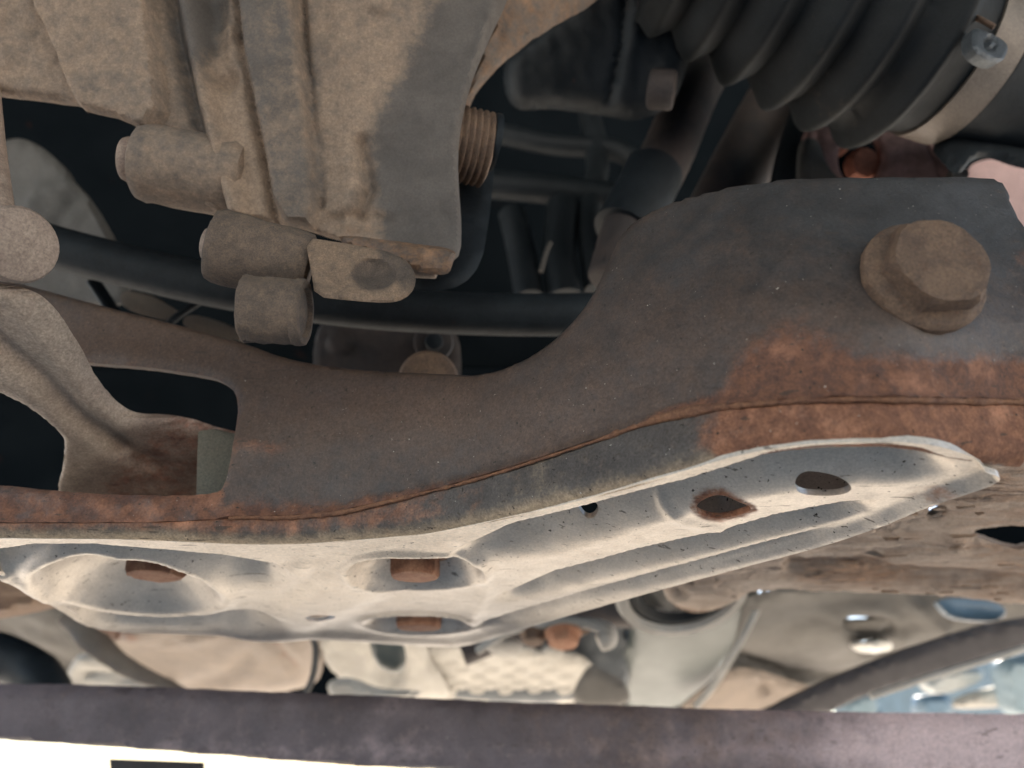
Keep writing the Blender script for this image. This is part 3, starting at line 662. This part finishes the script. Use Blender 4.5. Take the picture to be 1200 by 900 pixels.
# ------------------------------------------------------------------ ribbed boot, clamp and drive shaft
bt = thing('cv_boot', 'black ribbed rubber boot with a steel band clamp above the shoulder of the crossmember', 'rubber boot', P(1000, 60, .27))
Pa, Pb = P(800, -68, .236), P(1114, 70, .278)
ax = Pb - Pa; AL = ax.length; ua = S(950, 40, .265) * .93
peaks = [(.02, 112), (.17, 121), (.33, 130), (.50, 138), (.66, 143), (.82, 143)]
prof = [(-.06, 60), (-.05, 100)]
for i, (s, r) in enumerate(peaks):
    prof += [(s - .05, r * .905), (s - .016, r * .985), (s, r), (s + .014, r * .975)]
    if i < len(peaks) - 1: prof += [(s + .05, r * .86), (s + .062, r * .83)]
prof += [(.87, 118), (.90, 107), (.94, 102), (.965, 99), (1.085, 96), (1.09, 84)]
prof = [(s * AL, r * ua) for s, r in prof]
lathe('bellows', Pa, ax, prof, M['rubber'], bt, n=96, rough=.0002, rscale=60, sharp=75)
cb = lathe('clamp_band', Pa, ax, [(.965 * AL, 98 * ua), (.967 * AL, 103 * ua), (1.075 * AL, 100 * ua), (1.077 * AL, 95 * ua)], M['clamp'], bt, n=96, sharp=30)
aa = ax.normalized()
ec = P(1160, 52, .262)
relief('clamp_ear', [(1143, 30), (1162, 36), (1182, 48), (1184, 58), (1176, 72), (1160, 70), (1143, 58), (1140, 42)], plane3((1145, 40, .225), (1180, 50, .232), (1160, 70, .229)), M['clampgrey'], cb, step=3, thick=.008, smooth=1, rnd=4, rdep=.0015, bumps=[blob(1161, 50, 7, 8, -.004, .3), blob(1164, 50, 3, 5, .003, .3)])
tube('ear_tab', [P(1138, 18, .232), P(1155, 26, .228), P(1165, 32, .228)], .0020, M['bolt'], cb, flat=.6)
sh = thing('drive_shaft', 'dark grey drive shaft stub leaving the clamp towards the right edge', 'shaft', P(1180, 130, .31))
lathe('shaft_body', Pa + ax * 1.08, ax, [(0, 60 * ua), (.002, 92 * ua), (.01, 86 * ua), (.03, 76 * ua), (.08, 72 * ua), (.14, 72 * ua)], M['dull2'] if 'dull2' in M else M['hose'], sh, n=48, rough=.001, rscale=60)
relief('shaft_yoke', [(1096, 166), (1110, 184), (1124, 200), (1136, 198), (1147, 182), (1168, 180), (1200, 192), (1290, 215), (1290, 120), (1150, 120)], plane3((1100, 180, .30), (1200, 190, .30), (1150, 130, .31)), M['hose'], sh, step=6, thick=.03, rnd=10, rough=.0008,
       paint={'dust': lambda px, py, q: .22 + 0 * px})
bp = thing('body_bracket', 'narrow brown upright bracket at the top right corner', 'bracket', P(1160, 10, .34))
relief('bracket_face', [(1140, -80), (1210, -80), (1197, 0), (1182, 46), (1170, 60), (1140, 40)], plane3((1150, 0, .33), (1190, 20, .33), (1170, 60, .34)), M['darkbrown'], bp, step=6, thick=.01, rnd=3, paint={'dust': lambda px, py, q: .3 * np.exp(-((px + py * .28 - 1184) / 12.) ** 2)})

pk = thing('pink_knuckle', 'dull pink steel knuckle with an orange nut showing under the ribbed boot', 'knuckle', P(1030, 190, .38))
relief('knuckle_face', [(942, 152), (958, 148), (1010, 144), (1062, 150), (1096, 166), (1112, 190), (1130, 214), (1130, 260), (942, 260)], plane3((950, 180, .37), (1100, 180, .36), (1020, 230, .37)), M['pink'], pk,
       holes=[[(1010 + 27 * math.cos(a), 186 + 32 * math.sin(a)) for a in np.linspace(0, 6.283, 18)[:-1]]], step=5, thick=.006, rnd=3, bumps=[ridge([(1075, 150), (1095, 185), (1104, 214)], 2.5, -.002), ridge([(958, 150), (962, 214)], 3, -.002)])
relief('knuckle_edge', [(938, 165), (952, 158), (962, 165), (972, 195), (990, 212), (1000, 240), (938, 240)], plane3((945, 180, .366), (990, 180, .366), (960, 230, .366)), M['grey'], pk, step=6, thick=.005, rnd=4)
hexbolt('orange_nut', P(1006, 196, .378), (0.15, -1, -.5), 19 * S(1006, 190, .378), .010, M['redrust'], pk, flange=1.0, phase=.3)
hexbolt('orange_nut', P(977, 168, .376), (0, -1, -.4), 16 * S(977, 168, .376), .006, M['redrust'], pk, flange=1.1)
relief('hole_back', [(970, 140), (1050, 140), (1050, 230), (970, 230)], plane3((970, 140, .39), (1050, 140, .39), (1000, 230, .39)), M['black'], pk, step=12, thick=.004)  # black sheet added to stand for the darkness inside the knuckle hole
cyl('socket', P(1112, 205, .355), P(1131, 209, .355), 9 * S(1120, 205, .355), M['grey'], pk)
pb = relief('painted_bodywork', [(1128, 215), (1134, 200), (1143, 189), (1170, 184), (1200, 194), (1300, 210), (1300, 300), (1150, 300)], plane3((1140, 200, .42), (1200, 200, .42), (1180, 280, .44)), M['panel'], step=10, thick=.01, rnd=2,
            label='pale pink painted body panel showing at the right edge behind the bolt plate', cat='bodywork')

# ------------------------------------------------------------------ right: flaking frame rail
fr = thing('rusty_frame_rail', 'flaking rusty frame rail with cracked paint running out at the right', 'frame rail', P(1080, 640, .42))
frs = plane3((900, 660, .44), (1200, 560, .30), (1200, 700, .50))
relief('rail_face', [(840, 640), (900, 600), (1020, 590), (1100, 560), (1165, 520), (1300, 480), (1300, 718), (1200, 711), (1100, 700), (1020, 697), (930, 693), (890, 694), (862, 702), (840, 712), (810, 716), (785, 706), (775, 690), (800, 660)],
       frs, M['flaky'], fr, holes=[[(1000, 650), (1018, 643), (1038, 649), (1043, 655), (1022, 661), (1004, 657)], [(1086, 602), (1098, 594), (1112, 596), (1104, 604), (1092, 610)], [(1138, 633), (1165, 628), (1200, 627), (1260, 630), (1260, 650), (1200, 650), (1165, 642)]],
       step=4, thick=.004, back=(0, .5, 1), rnd=4, rdep=.002, smooth=1, rough=.0015, rscale=120, rsx=(.35, .8, 2.2), toward=(0, -.3, -1),
       bumps=[ridge([(930, 664), (1000, 662), (1080, 676), (1200, 684), (1300, 690)], 9, -.009), ridge([(940, 640), (1050, 655), (1130, 640), (1200, 655), (1300, 660)], 12, .003),
              block([(1120, 625), (1165, 618), (1300, 615), (1300, 665), (1190, 665), (1140, 650)], -.004, 8), blob(822, 698, 42, 16, .004, .3), blob(797, 690, 9, 4, -.003, .4)],
       paint={'rust': lambda px, py, q: .45 * np.exp(-(((px - 1010) / 90) ** 2 + ((py - 675) / 14) ** 2)) + .25 * sstep(1100, 1200, px) - .3 * (1 - sstep(880, 960, px)),
              'dust': lambda px, py, q: .15 * np.exp(-((py - 620) / 20.) ** 2) + .5 * np.exp(-(((px - 890) / 40) ** 2 + ((py - 690) / 14) ** 2))})
relief('hole_back', [(990, 600), (1300, 600), (1300, 690), (990, 690)], plane3((990, 600, .50), (1300, 600, .50), (1000, 690, .56)), M['black'], fr, step=20, thick=.004)  # black sheet added so the holes in the rail look dark
# peeling flakes standing off the rail
fk = []; fF = []
rng = random.Random(4)
for i in range(40):
    x = rng.uniform(960, 1230); y = rng.uniform(575, 700)
    if not inside(np.array([[x, y]]), np.array([(960, 640), (1100, 570), (1230, 520), (1230, 705), (1010, 690)]))[0]: continue
    if 995 < x < 1045 and 640 < y < 662 or (x > 1130 and 622 < y < 655): continue
    b0 = frs(np.array([x]), np.array([y]))[0] + np.array([0, -.0013, -.0035]); w = rng.uniform(.002, .007); h = rng.uniform(.0006, .0016); t = rng.uniform(-.3, .3)
    k = len(fk); dz = rng.uniform(.0006, .0018)
    ring = [(math.cos(a) * w * rng.uniform(.7, 1.1), math.sin(a) * h * rng.uniform(.6, 1.2)) for a in np.linspace(0, 6.283, 8)[:-1]]
    for lay in (0, 1):
        for (qx, qy) in ring: fk.append((b0[0] + qx * math.cos(t), b0[1] + qy * 2 + qx * math.sin(t), b0[2] - (dz if qy < 0 else .0) + lay * .0006 + qx * t * .1))
    n7 = len(ring); fF.append(tuple(k + j for j in range(n7))); fF.append(tuple(k + n7 + j for j in range(n7)))
    for j in range(n7): fF.append((k + j, k + (j + 1) % n7, k + n7 + (j + 1) % n7, k + n7 + j))
meshobj('paint_flakes', fk, fF, M['flaky'], fr, kind='stuff', smooth=False)

# ------------------------------------------------------------------ far side, seen under the crossmember
YB = .80
def bgp(px, py, Y=YB): return P(px, py, Y)
def card(name, poly, Y, m, parent, tilt=0.0, **kw):
    # pressed panel standing at distance Y, its lower edge further away by tilt
    f = plane3((0, 700, Y), (1200, 700, Y), (600, 820, Y + tilt))
    kw.setdefault('thick', .02); kw.setdefault('back', (0, 1, .08)); kw.setdefault('rnd', 8); kw.setdefault('step', 7)
    return relief(name, poly, f, m, parent, **kw)

ex = thing('silencer', 'beige dusty exhaust silencer with a seam band below the left end of the crossmember', 'silencer', P(230, 770, .8))
card('silencer_body', [(70, 700), (380, 700), (372, 760), (368, 790), (358, 816), (300, 822), (200, 824), (130, 800), (60, 740)], .80, M['beige'], ex, .25, rnd=22, rdep=.03,
     bumps=[ridge([(300, 730), (345, 780), (360, 800)], 6, -.006), ridge([(310, 725), (352, 768)], 6, .005), blob(190, 745, 60, 12, .012, .4), ridge([(140, 750), (170, 756), (230, 742), (250, 736)], 3, -.006),
            ridge([(190, 812), (260, 796), (290, 770)], 10, -.01), blob(120, 740, 26, 10, -.01, .4), blob(124, 742, 4, 3, -.006, .4), blob(136, 742, 4, 3, -.006, .4)],
     paint={'rust': lambda px, py, q: .75 * np.exp(-(((px - 120) / 60) ** 2 + ((py - 742) / 14) ** 2)) + .5 * np.exp(-(dist(q, [(300, 730), (345, 780)], False) / 8) ** 2) - .1})
tube('clamp_strap', [P(362, 735, .80), P(370, 760, .80), P(366, 795, .80), P(352, 822, .80)], .0035, M['grey'], ex)
tf = thing('rusty_flange', 'tan rusty flange poking out under the left tip of the crossmember', 'flange', P(20, 700, .62))
card('flange_face', [(-60, 650), (20, 660), (55, 690), (66, 703), (44, 712), (0, 722), (-60, 730)], .62, M['tan'], tf, .12, rnd=8, bumps=[ridge([(-40, 708), (20, 704), (60, 694)], 4, -.004)])
gs = thing('left_heat_shield', 'crumpled grey heat shield sloping down at the lower left', 'heat shield', P(60, 760, .9))
card('shield_sheet', [(-60, 722), (0, 718), (60, 700), (95, 740), (130, 775), (215, 806), (225, 830), (-60, 830)], .90, M['grey'], gs, .25, rough=.006, rscale=22, rnd=4,
     bumps=[ridge([(-20, 730), (60, 775), (110, 800)], 9, -.012), ridge([(20, 760), (60, 785)], 7, .01), blob(90, 792, 12, 10, .008, .6), ridge([(110, 745), (150, 785), (215, 812)], 8, .008)])
card('shield_flap', [(80, 765), (125, 770), (160, 790), (205, 808), (180, 830), (70, 830)], .86, M['white'], gs, .15, rough=.004, rscale=30, rnd=5, bumps=[ridge([(100, 790), (150, 795), (175, 800)], 5, -.012)])
tube('shield_strip', [P(80, 722, .84), P(110, 752, .83), P(150, 782, .83), P(218, 812, .84)], [.012, .014, .011, .004], M['beige'], gs, flat=.5, rough=.004, rscale=40)
dl = tube('brake_pipe', [P(-40, 760, .78), P(10, 772, .78), P(50, 800, .78), P(60, 840, .78)], .022, M['dark'], loc=P(10, 772, .78), rough=.004, rscale=30, label='dark bent pipe at the lower left corner above the lift bar', cat='pipe')

ms = thing('middle_shield', 'pale dusty sheet bracket hanging between silencer and punched plate', 'bracket', P(430, 780, .85))
card('sheet', [(364, 735), (495, 740), (500, 775), (520, 800), (528, 826), (440, 826), (415, 822), (395, 800), (376, 775)], .84, M['white'], ms, .25, rnd=10, rough=.002, rscale=20,
     bumps=[ridge([(372, 752), (400, 790), (460, 806), (500, 808)], 7, .010), block([(425, 745), (472, 748), (480, 780), (470, 800), (440, 790)], -.012, 6)])
card('recess_panel', [(428, 742), (472, 746), (476, 792), (440, 788)], .835, M['teal'], ms, .1, rnd=5, thick=.006)
card('lower_lip', [(380, 800), (410, 795), (440, 810), (500, 812), (480, 822), (440, 824), (400, 830), (385, 820)], .82, M['white'], ms, .08, rnd=6, thick=.01)

pf = thing('punched_plate', 'bright punched plate with rows of round dimples at the bottom centre', 'plate', P(590, 790, .85))
card('plate_sheet', [(478, 768), (520, 752), (600, 762), (680, 768), (695, 778), (700, 800), (688, 830), (480, 830)], .85, M['white'], pf, .30, rnd=5, rough=.001, step=5,
     bumps=[ridge([(690, 776), (664, 830)], 5, .006)])
dm = None
for j, y in enumerate((764, 773, 782, 791, 800, 809, 818)):
    for i in range(6):
        x = 512 + i * 34 - (j % 2) * 14 - j * 1.5
        if x < 496 or x > 672 or (j == 0 and i > 1 and i < 3): continue
        Yp = .85 + .30 * (y - 700) / 120 - .006; c = P(x, y, Yp)
        if dm is None:
            a, uu, ww = frame((0, -.45, -.9)); V = []; n = 16
            for s, r in ((0, .0150), (-.002, .0155), (.003, .0135), (.005, .009), (.0055, .003)):
                for k in range(n): th = 2 * math.pi * k / n; V.append(tuple(a * s + (uu * math.cos(th) + ww * math.sin(th)) * r))
            Fc = [(q * n + k, q * n + (k + 1) % n, (q + 1) * n + (k + 1) % n, (q + 1) * n + k) for q in range(4) for k in range(n)] + [tuple(range(4 * n, 5 * n)), tuple(range(n))]
            dm = meshobj('dimple', V, Fc, M['white'], loc=(0, 0, 0)); dm.parent = pf; dm.location = c - ORIG[pf.name]
        else:
            o = dm.copy(); link(o); o.parent = pf; o.location = c - ORIG[pf.name]
card('plate_bracket', [(690, 778), (705, 786), (735, 800), (742, 832), (664, 832)], .86, M['grey'], pf, .12, rnd=5)

hk = thing('hook_bracket', 'pale hooked bracket with two tan bolts under the crossmember', 'bracket', P(655, 738, .70))
tube('hook_rim', [P(560, 762, .72), P(598, 738, .70), P(640, 730, .69), P(690, 731, .69), P(710, 738, .69), P(712, 748, .69), P(702, 754, .69)], [.005, .006, .006, .006, .009, .011, .008], M['white'], hk, flat=.8)
card('hook_plate', [(606, 735), (640, 730), (690, 732), (695, 742), (660, 750), (612, 750)], .71, M['tan'], hk, .05, thick=.01, rnd=3)
hexbolt('bolt', P(660, 741, .69), (0, -.3, -1), .0145, .012, M['boltbright'], hk, flange=1.2)
hexbolt('bolt', P(625, 741, .70), (0, -.3, -1), .011, .010, M['bolt'], hk, flange=1.2)
lathe('pad', P(592, 756, .74), (0, -.3, -1), [(0, .016), (.004, .017), (.006, .014)], M['white'], hk, n=20)
bk1 = thing('brown_crossbar', 'dark red brown bar behind the hooked bracket', 'bar', P(660, 720, .85))
tube('bar', [P(540, 760, .86), P(620, 730, .86), P(700, 715, .86), P(760, 716, .86)], .02, M['darkbrown'], bk1)
dp = thing('dark_duct', 'dark grey rounded duct behind the hooked bracket', 'duct', P(690, 780, 1.0))
card('duct_wall', [(480, 735), (700, 700), (745, 700), (752, 760), (742, 800), (735, 832), (480, 832)], 1.02, M['clampgrey'], dp, .1, rnd=20, rdep=.03, rough=.004, rscale=12,
     bumps=[ridge([(720, 700), (735, 760), (725, 820)], 9, .015)])

tk = thing('tank_panel', 'smooth grey green plastic tank panel with a pale curved edge at bottom centre', 'tank', P(800, 760, .9))
card('tank_skin', [(724, 690), (900, 680), (893, 700), (876, 730), (856, 765), (835, 800), (812, 826), (790, 836), (728, 836), (726, 780), (745, 740)], .90, M['teal'], tk, .30, rnd=14, rdep=.015, bumps=[blob(800, 740, 70, 60, .02, .8)])
tube('tank_edge', [P(897, 692, .895), P(880, 728, .90), P(858, 768, .92), P(836, 803, .95), P(815, 828, .97)], .0045, M['white'], tk)

bs_ = thing('bush_ring', 'pale steel ring with dark rubber bush and tan disc under the crossmember', 'bush', P(800, 700, .62))
bcx = P(797, 684, .62); ub = S(812, 700, .62) * .86
bax = (.05, -.45, -.9)
lathe('outer_ring', bcx, bax, [(-.02, 70 * ub), (-.02, 88 * ub), (.008, 92 * ub), (.013, 88 * ub), (.013, 78 * ub), (.004, 70 * ub)], M['white'], bs_, n=64)
lathe('rubber', bcx, bax, [(-.02, 30 * ub), (-.018, 77 * ub), (.008, 74 * ub), (.010, 62 * ub), (.004, 54 * ub)], M['dark'], bs_, n=64)
lathe('inner_disc', P(826, 684, .60), bax, [(0, 52 * ub), (.004, 52 * ub), (.006, 46 * ub)], M['tan'], bs_, n=48, rough=.001)

cm = thing('rear_crossmember', 'grey beige rear crossmember with two pressed holes at the lower right', 'crossmember', P(1000, 750, .9))
card('member_face', [(888, 680), (1300, 690), (1300, 735), (1150, 775), (1000, 822), (930, 845), (880, 835), (840, 835), (860, 795), (852, 770), (870, 735)], .86, M['grey'], cm, .35, rnd=6, rough=.003, rscale=18, step=6,
     holes=[[(984 + 0, 727), (1010, 719), (1040, 724), (1048, 734), (1030, 742), (1000, 740)], [(1000, 754), (1022, 748), (1044, 752), (1046, 760), (1024, 765), (1004, 761)]],
     bumps=[ridge([(866, 768), (920, 788), (980, 793), (1030, 785)], 6, -.014), ridge([(862, 776), (920, 797), (975, 802)], 5, .008), ridge([(1060, 700), (1100, 735), (1140, 745)], 10, .01), blob(960, 750, 30, 20, .006, .3), blob(1012, 740, 48, 34, .008, .35), block([(1050, 735), (1115, 728), (1080, 760), (1040, 765)], .010, 5)])
relief('hole_rim', [(984, 731), (1010, 728), (1046, 726), (1052, 738), (1020, 746), (990, 742)], plane3((984, 731, .93), (1050, 731, .93), (1010, 745, .97)), M['grey'], cm, step=5, thick=.008, rnd=3, rough=.003, rscale=60)
relief('hole_rim', [(1000, 757), (1022, 755), (1046, 752), (1050, 762), (1024, 768), (1004, 765)], plane3((984, 761, .96), (1050, 761, .96), (1010, 765, .97)), M['steelwhite'], cm, step=5, thick=.008, rnd=3, rough=.003, rscale=60)
card('lower_flange', [(838, 800), (870, 780), (930, 800), (975, 812), (960, 838), (830, 840), (790, 838)], .90, M['beige'], cm, .2, rnd=5, bumps=[blob(897, 806, 9, 5, -.01, .4)])
rl = thing('side_rail', 'dark purple grey side rail with a bright lower lip slanting up to the right', 'rail', P(1060, 790, .8))
card('rail_web', [(895, 838), (960, 805), (1040, 772), (1120, 745), (1180, 728), (1300, 712), (1300, 735), (1200, 762), (1100, 792), (1028, 812), (960, 845), (860, 845)], .80, M['railgrey'], rl, .1, rnd=5, rough=.001, rscale=40, smooth=1)
tube('rail_lip', [P(1020, 816, .81), P(1100, 790, .80), P(1200, 760, .80), P(1300, 732, .80)], .0035, M['white'], rl)
card('blue_cover', [(1098, 700), (1180, 706), (1182, 730), (1125, 728), (1108, 718)], .84, M['blue'], rl, .05, thick=.01, rnd=3)

# bodywork and glass beyond, at the lower right
cr = thing('far_car_front', 'blurred pale blue bodywork and bright lamp beyond the side rail', 'bodywork', P(1100, 810, 1.6))
card('fender', [(1020, 830), (1030, 790), (1130, 770), (1300, 730), (1300, 880), (1020, 870)], 1.60, M['blue'], cr, .1, rnd=8, thick=.05, step=9)
card('lamp_cover', [(1084, 800), (1120, 785), (1158, 786), (1158, 796), (1140, 808), (1105, 818), (1090, 812)], 1.50, M['steelwhite'], cr, .1, rnd=6, step=5)
card('trim_strip', [(1118, 828), (1140, 815), (1190, 802), (1200, 812), (1195, 830), (1120, 834)], 1.48, M['white'], cr, .1, rnd=4, step=5)
card('mirror_cap', [(1174, 784), (1190, 772), (1300, 765), (1300, 850), (1190, 850), (1182, 810)], 1.40, M['paleblue'], cr, .1, rnd=10)
card('bumper_corner', [(986, 842), (992, 820), (1024, 812), (1032, 820), (1032, 850), (986, 852)], 1.45, M['paleblue'], cr, .1, rnd=8)
card('blue_pipe_cover', [(1078, 822), (1084, 818), (1120, 815), (1122, 845), (1078, 845)], 1.44, M['blue'], cr, .1, rnd=6)

# ------------------------------------------------------------------ bar in front at the bottom
lb = thing('lift_bar', 'blurred plum grey steel bar running across the bottom with rust stains', 'bar', P(600, 860, .50))
def barsurf(px, py): r = ray(px, py); return r * (.55 / r[:, 1])[:, None]
relief('bar_beam', [(-120, 800), (0, 805), (150, 808), (300, 814), (450, 820), (600, 827), (750, 832), (900, 837), (1050, 840), (1320, 842), (1320, 960), (900, 935), (600, 912), (400, 903), (200, 886), (0, 872), (-120, 866)],
       barsurf, M['purple'], lb, step=8, thick=.05, back=(0, 1, 0), rnd=9, rdep=.006, smooth=1, rough=.0015, rscale=40,
       paint={'dust': lambda px, py, q: .3 * sstep(600, 900, px) + .75 * sstep(880, 1130, px) + .2 * np.exp(-((py - 880) / 14.) ** 2), 'rust': lambda px, py, q: .35 * sstep(520, 700, px) * (1 - sstep(900, 1000, px)) + .25 * np.exp(-(((px - 100) / 160) ** 2 + ((py - 815) / 10) ** 2))})  # right end made paler in colour for the strong light falling there
card('bar_bracket', [(128, 889), (238, 893), (240, 960), (134, 960)], .62, M['railgrey'], lb, .0, rnd=0, smooth=0, thick=.003, back=(0, 1, 0))
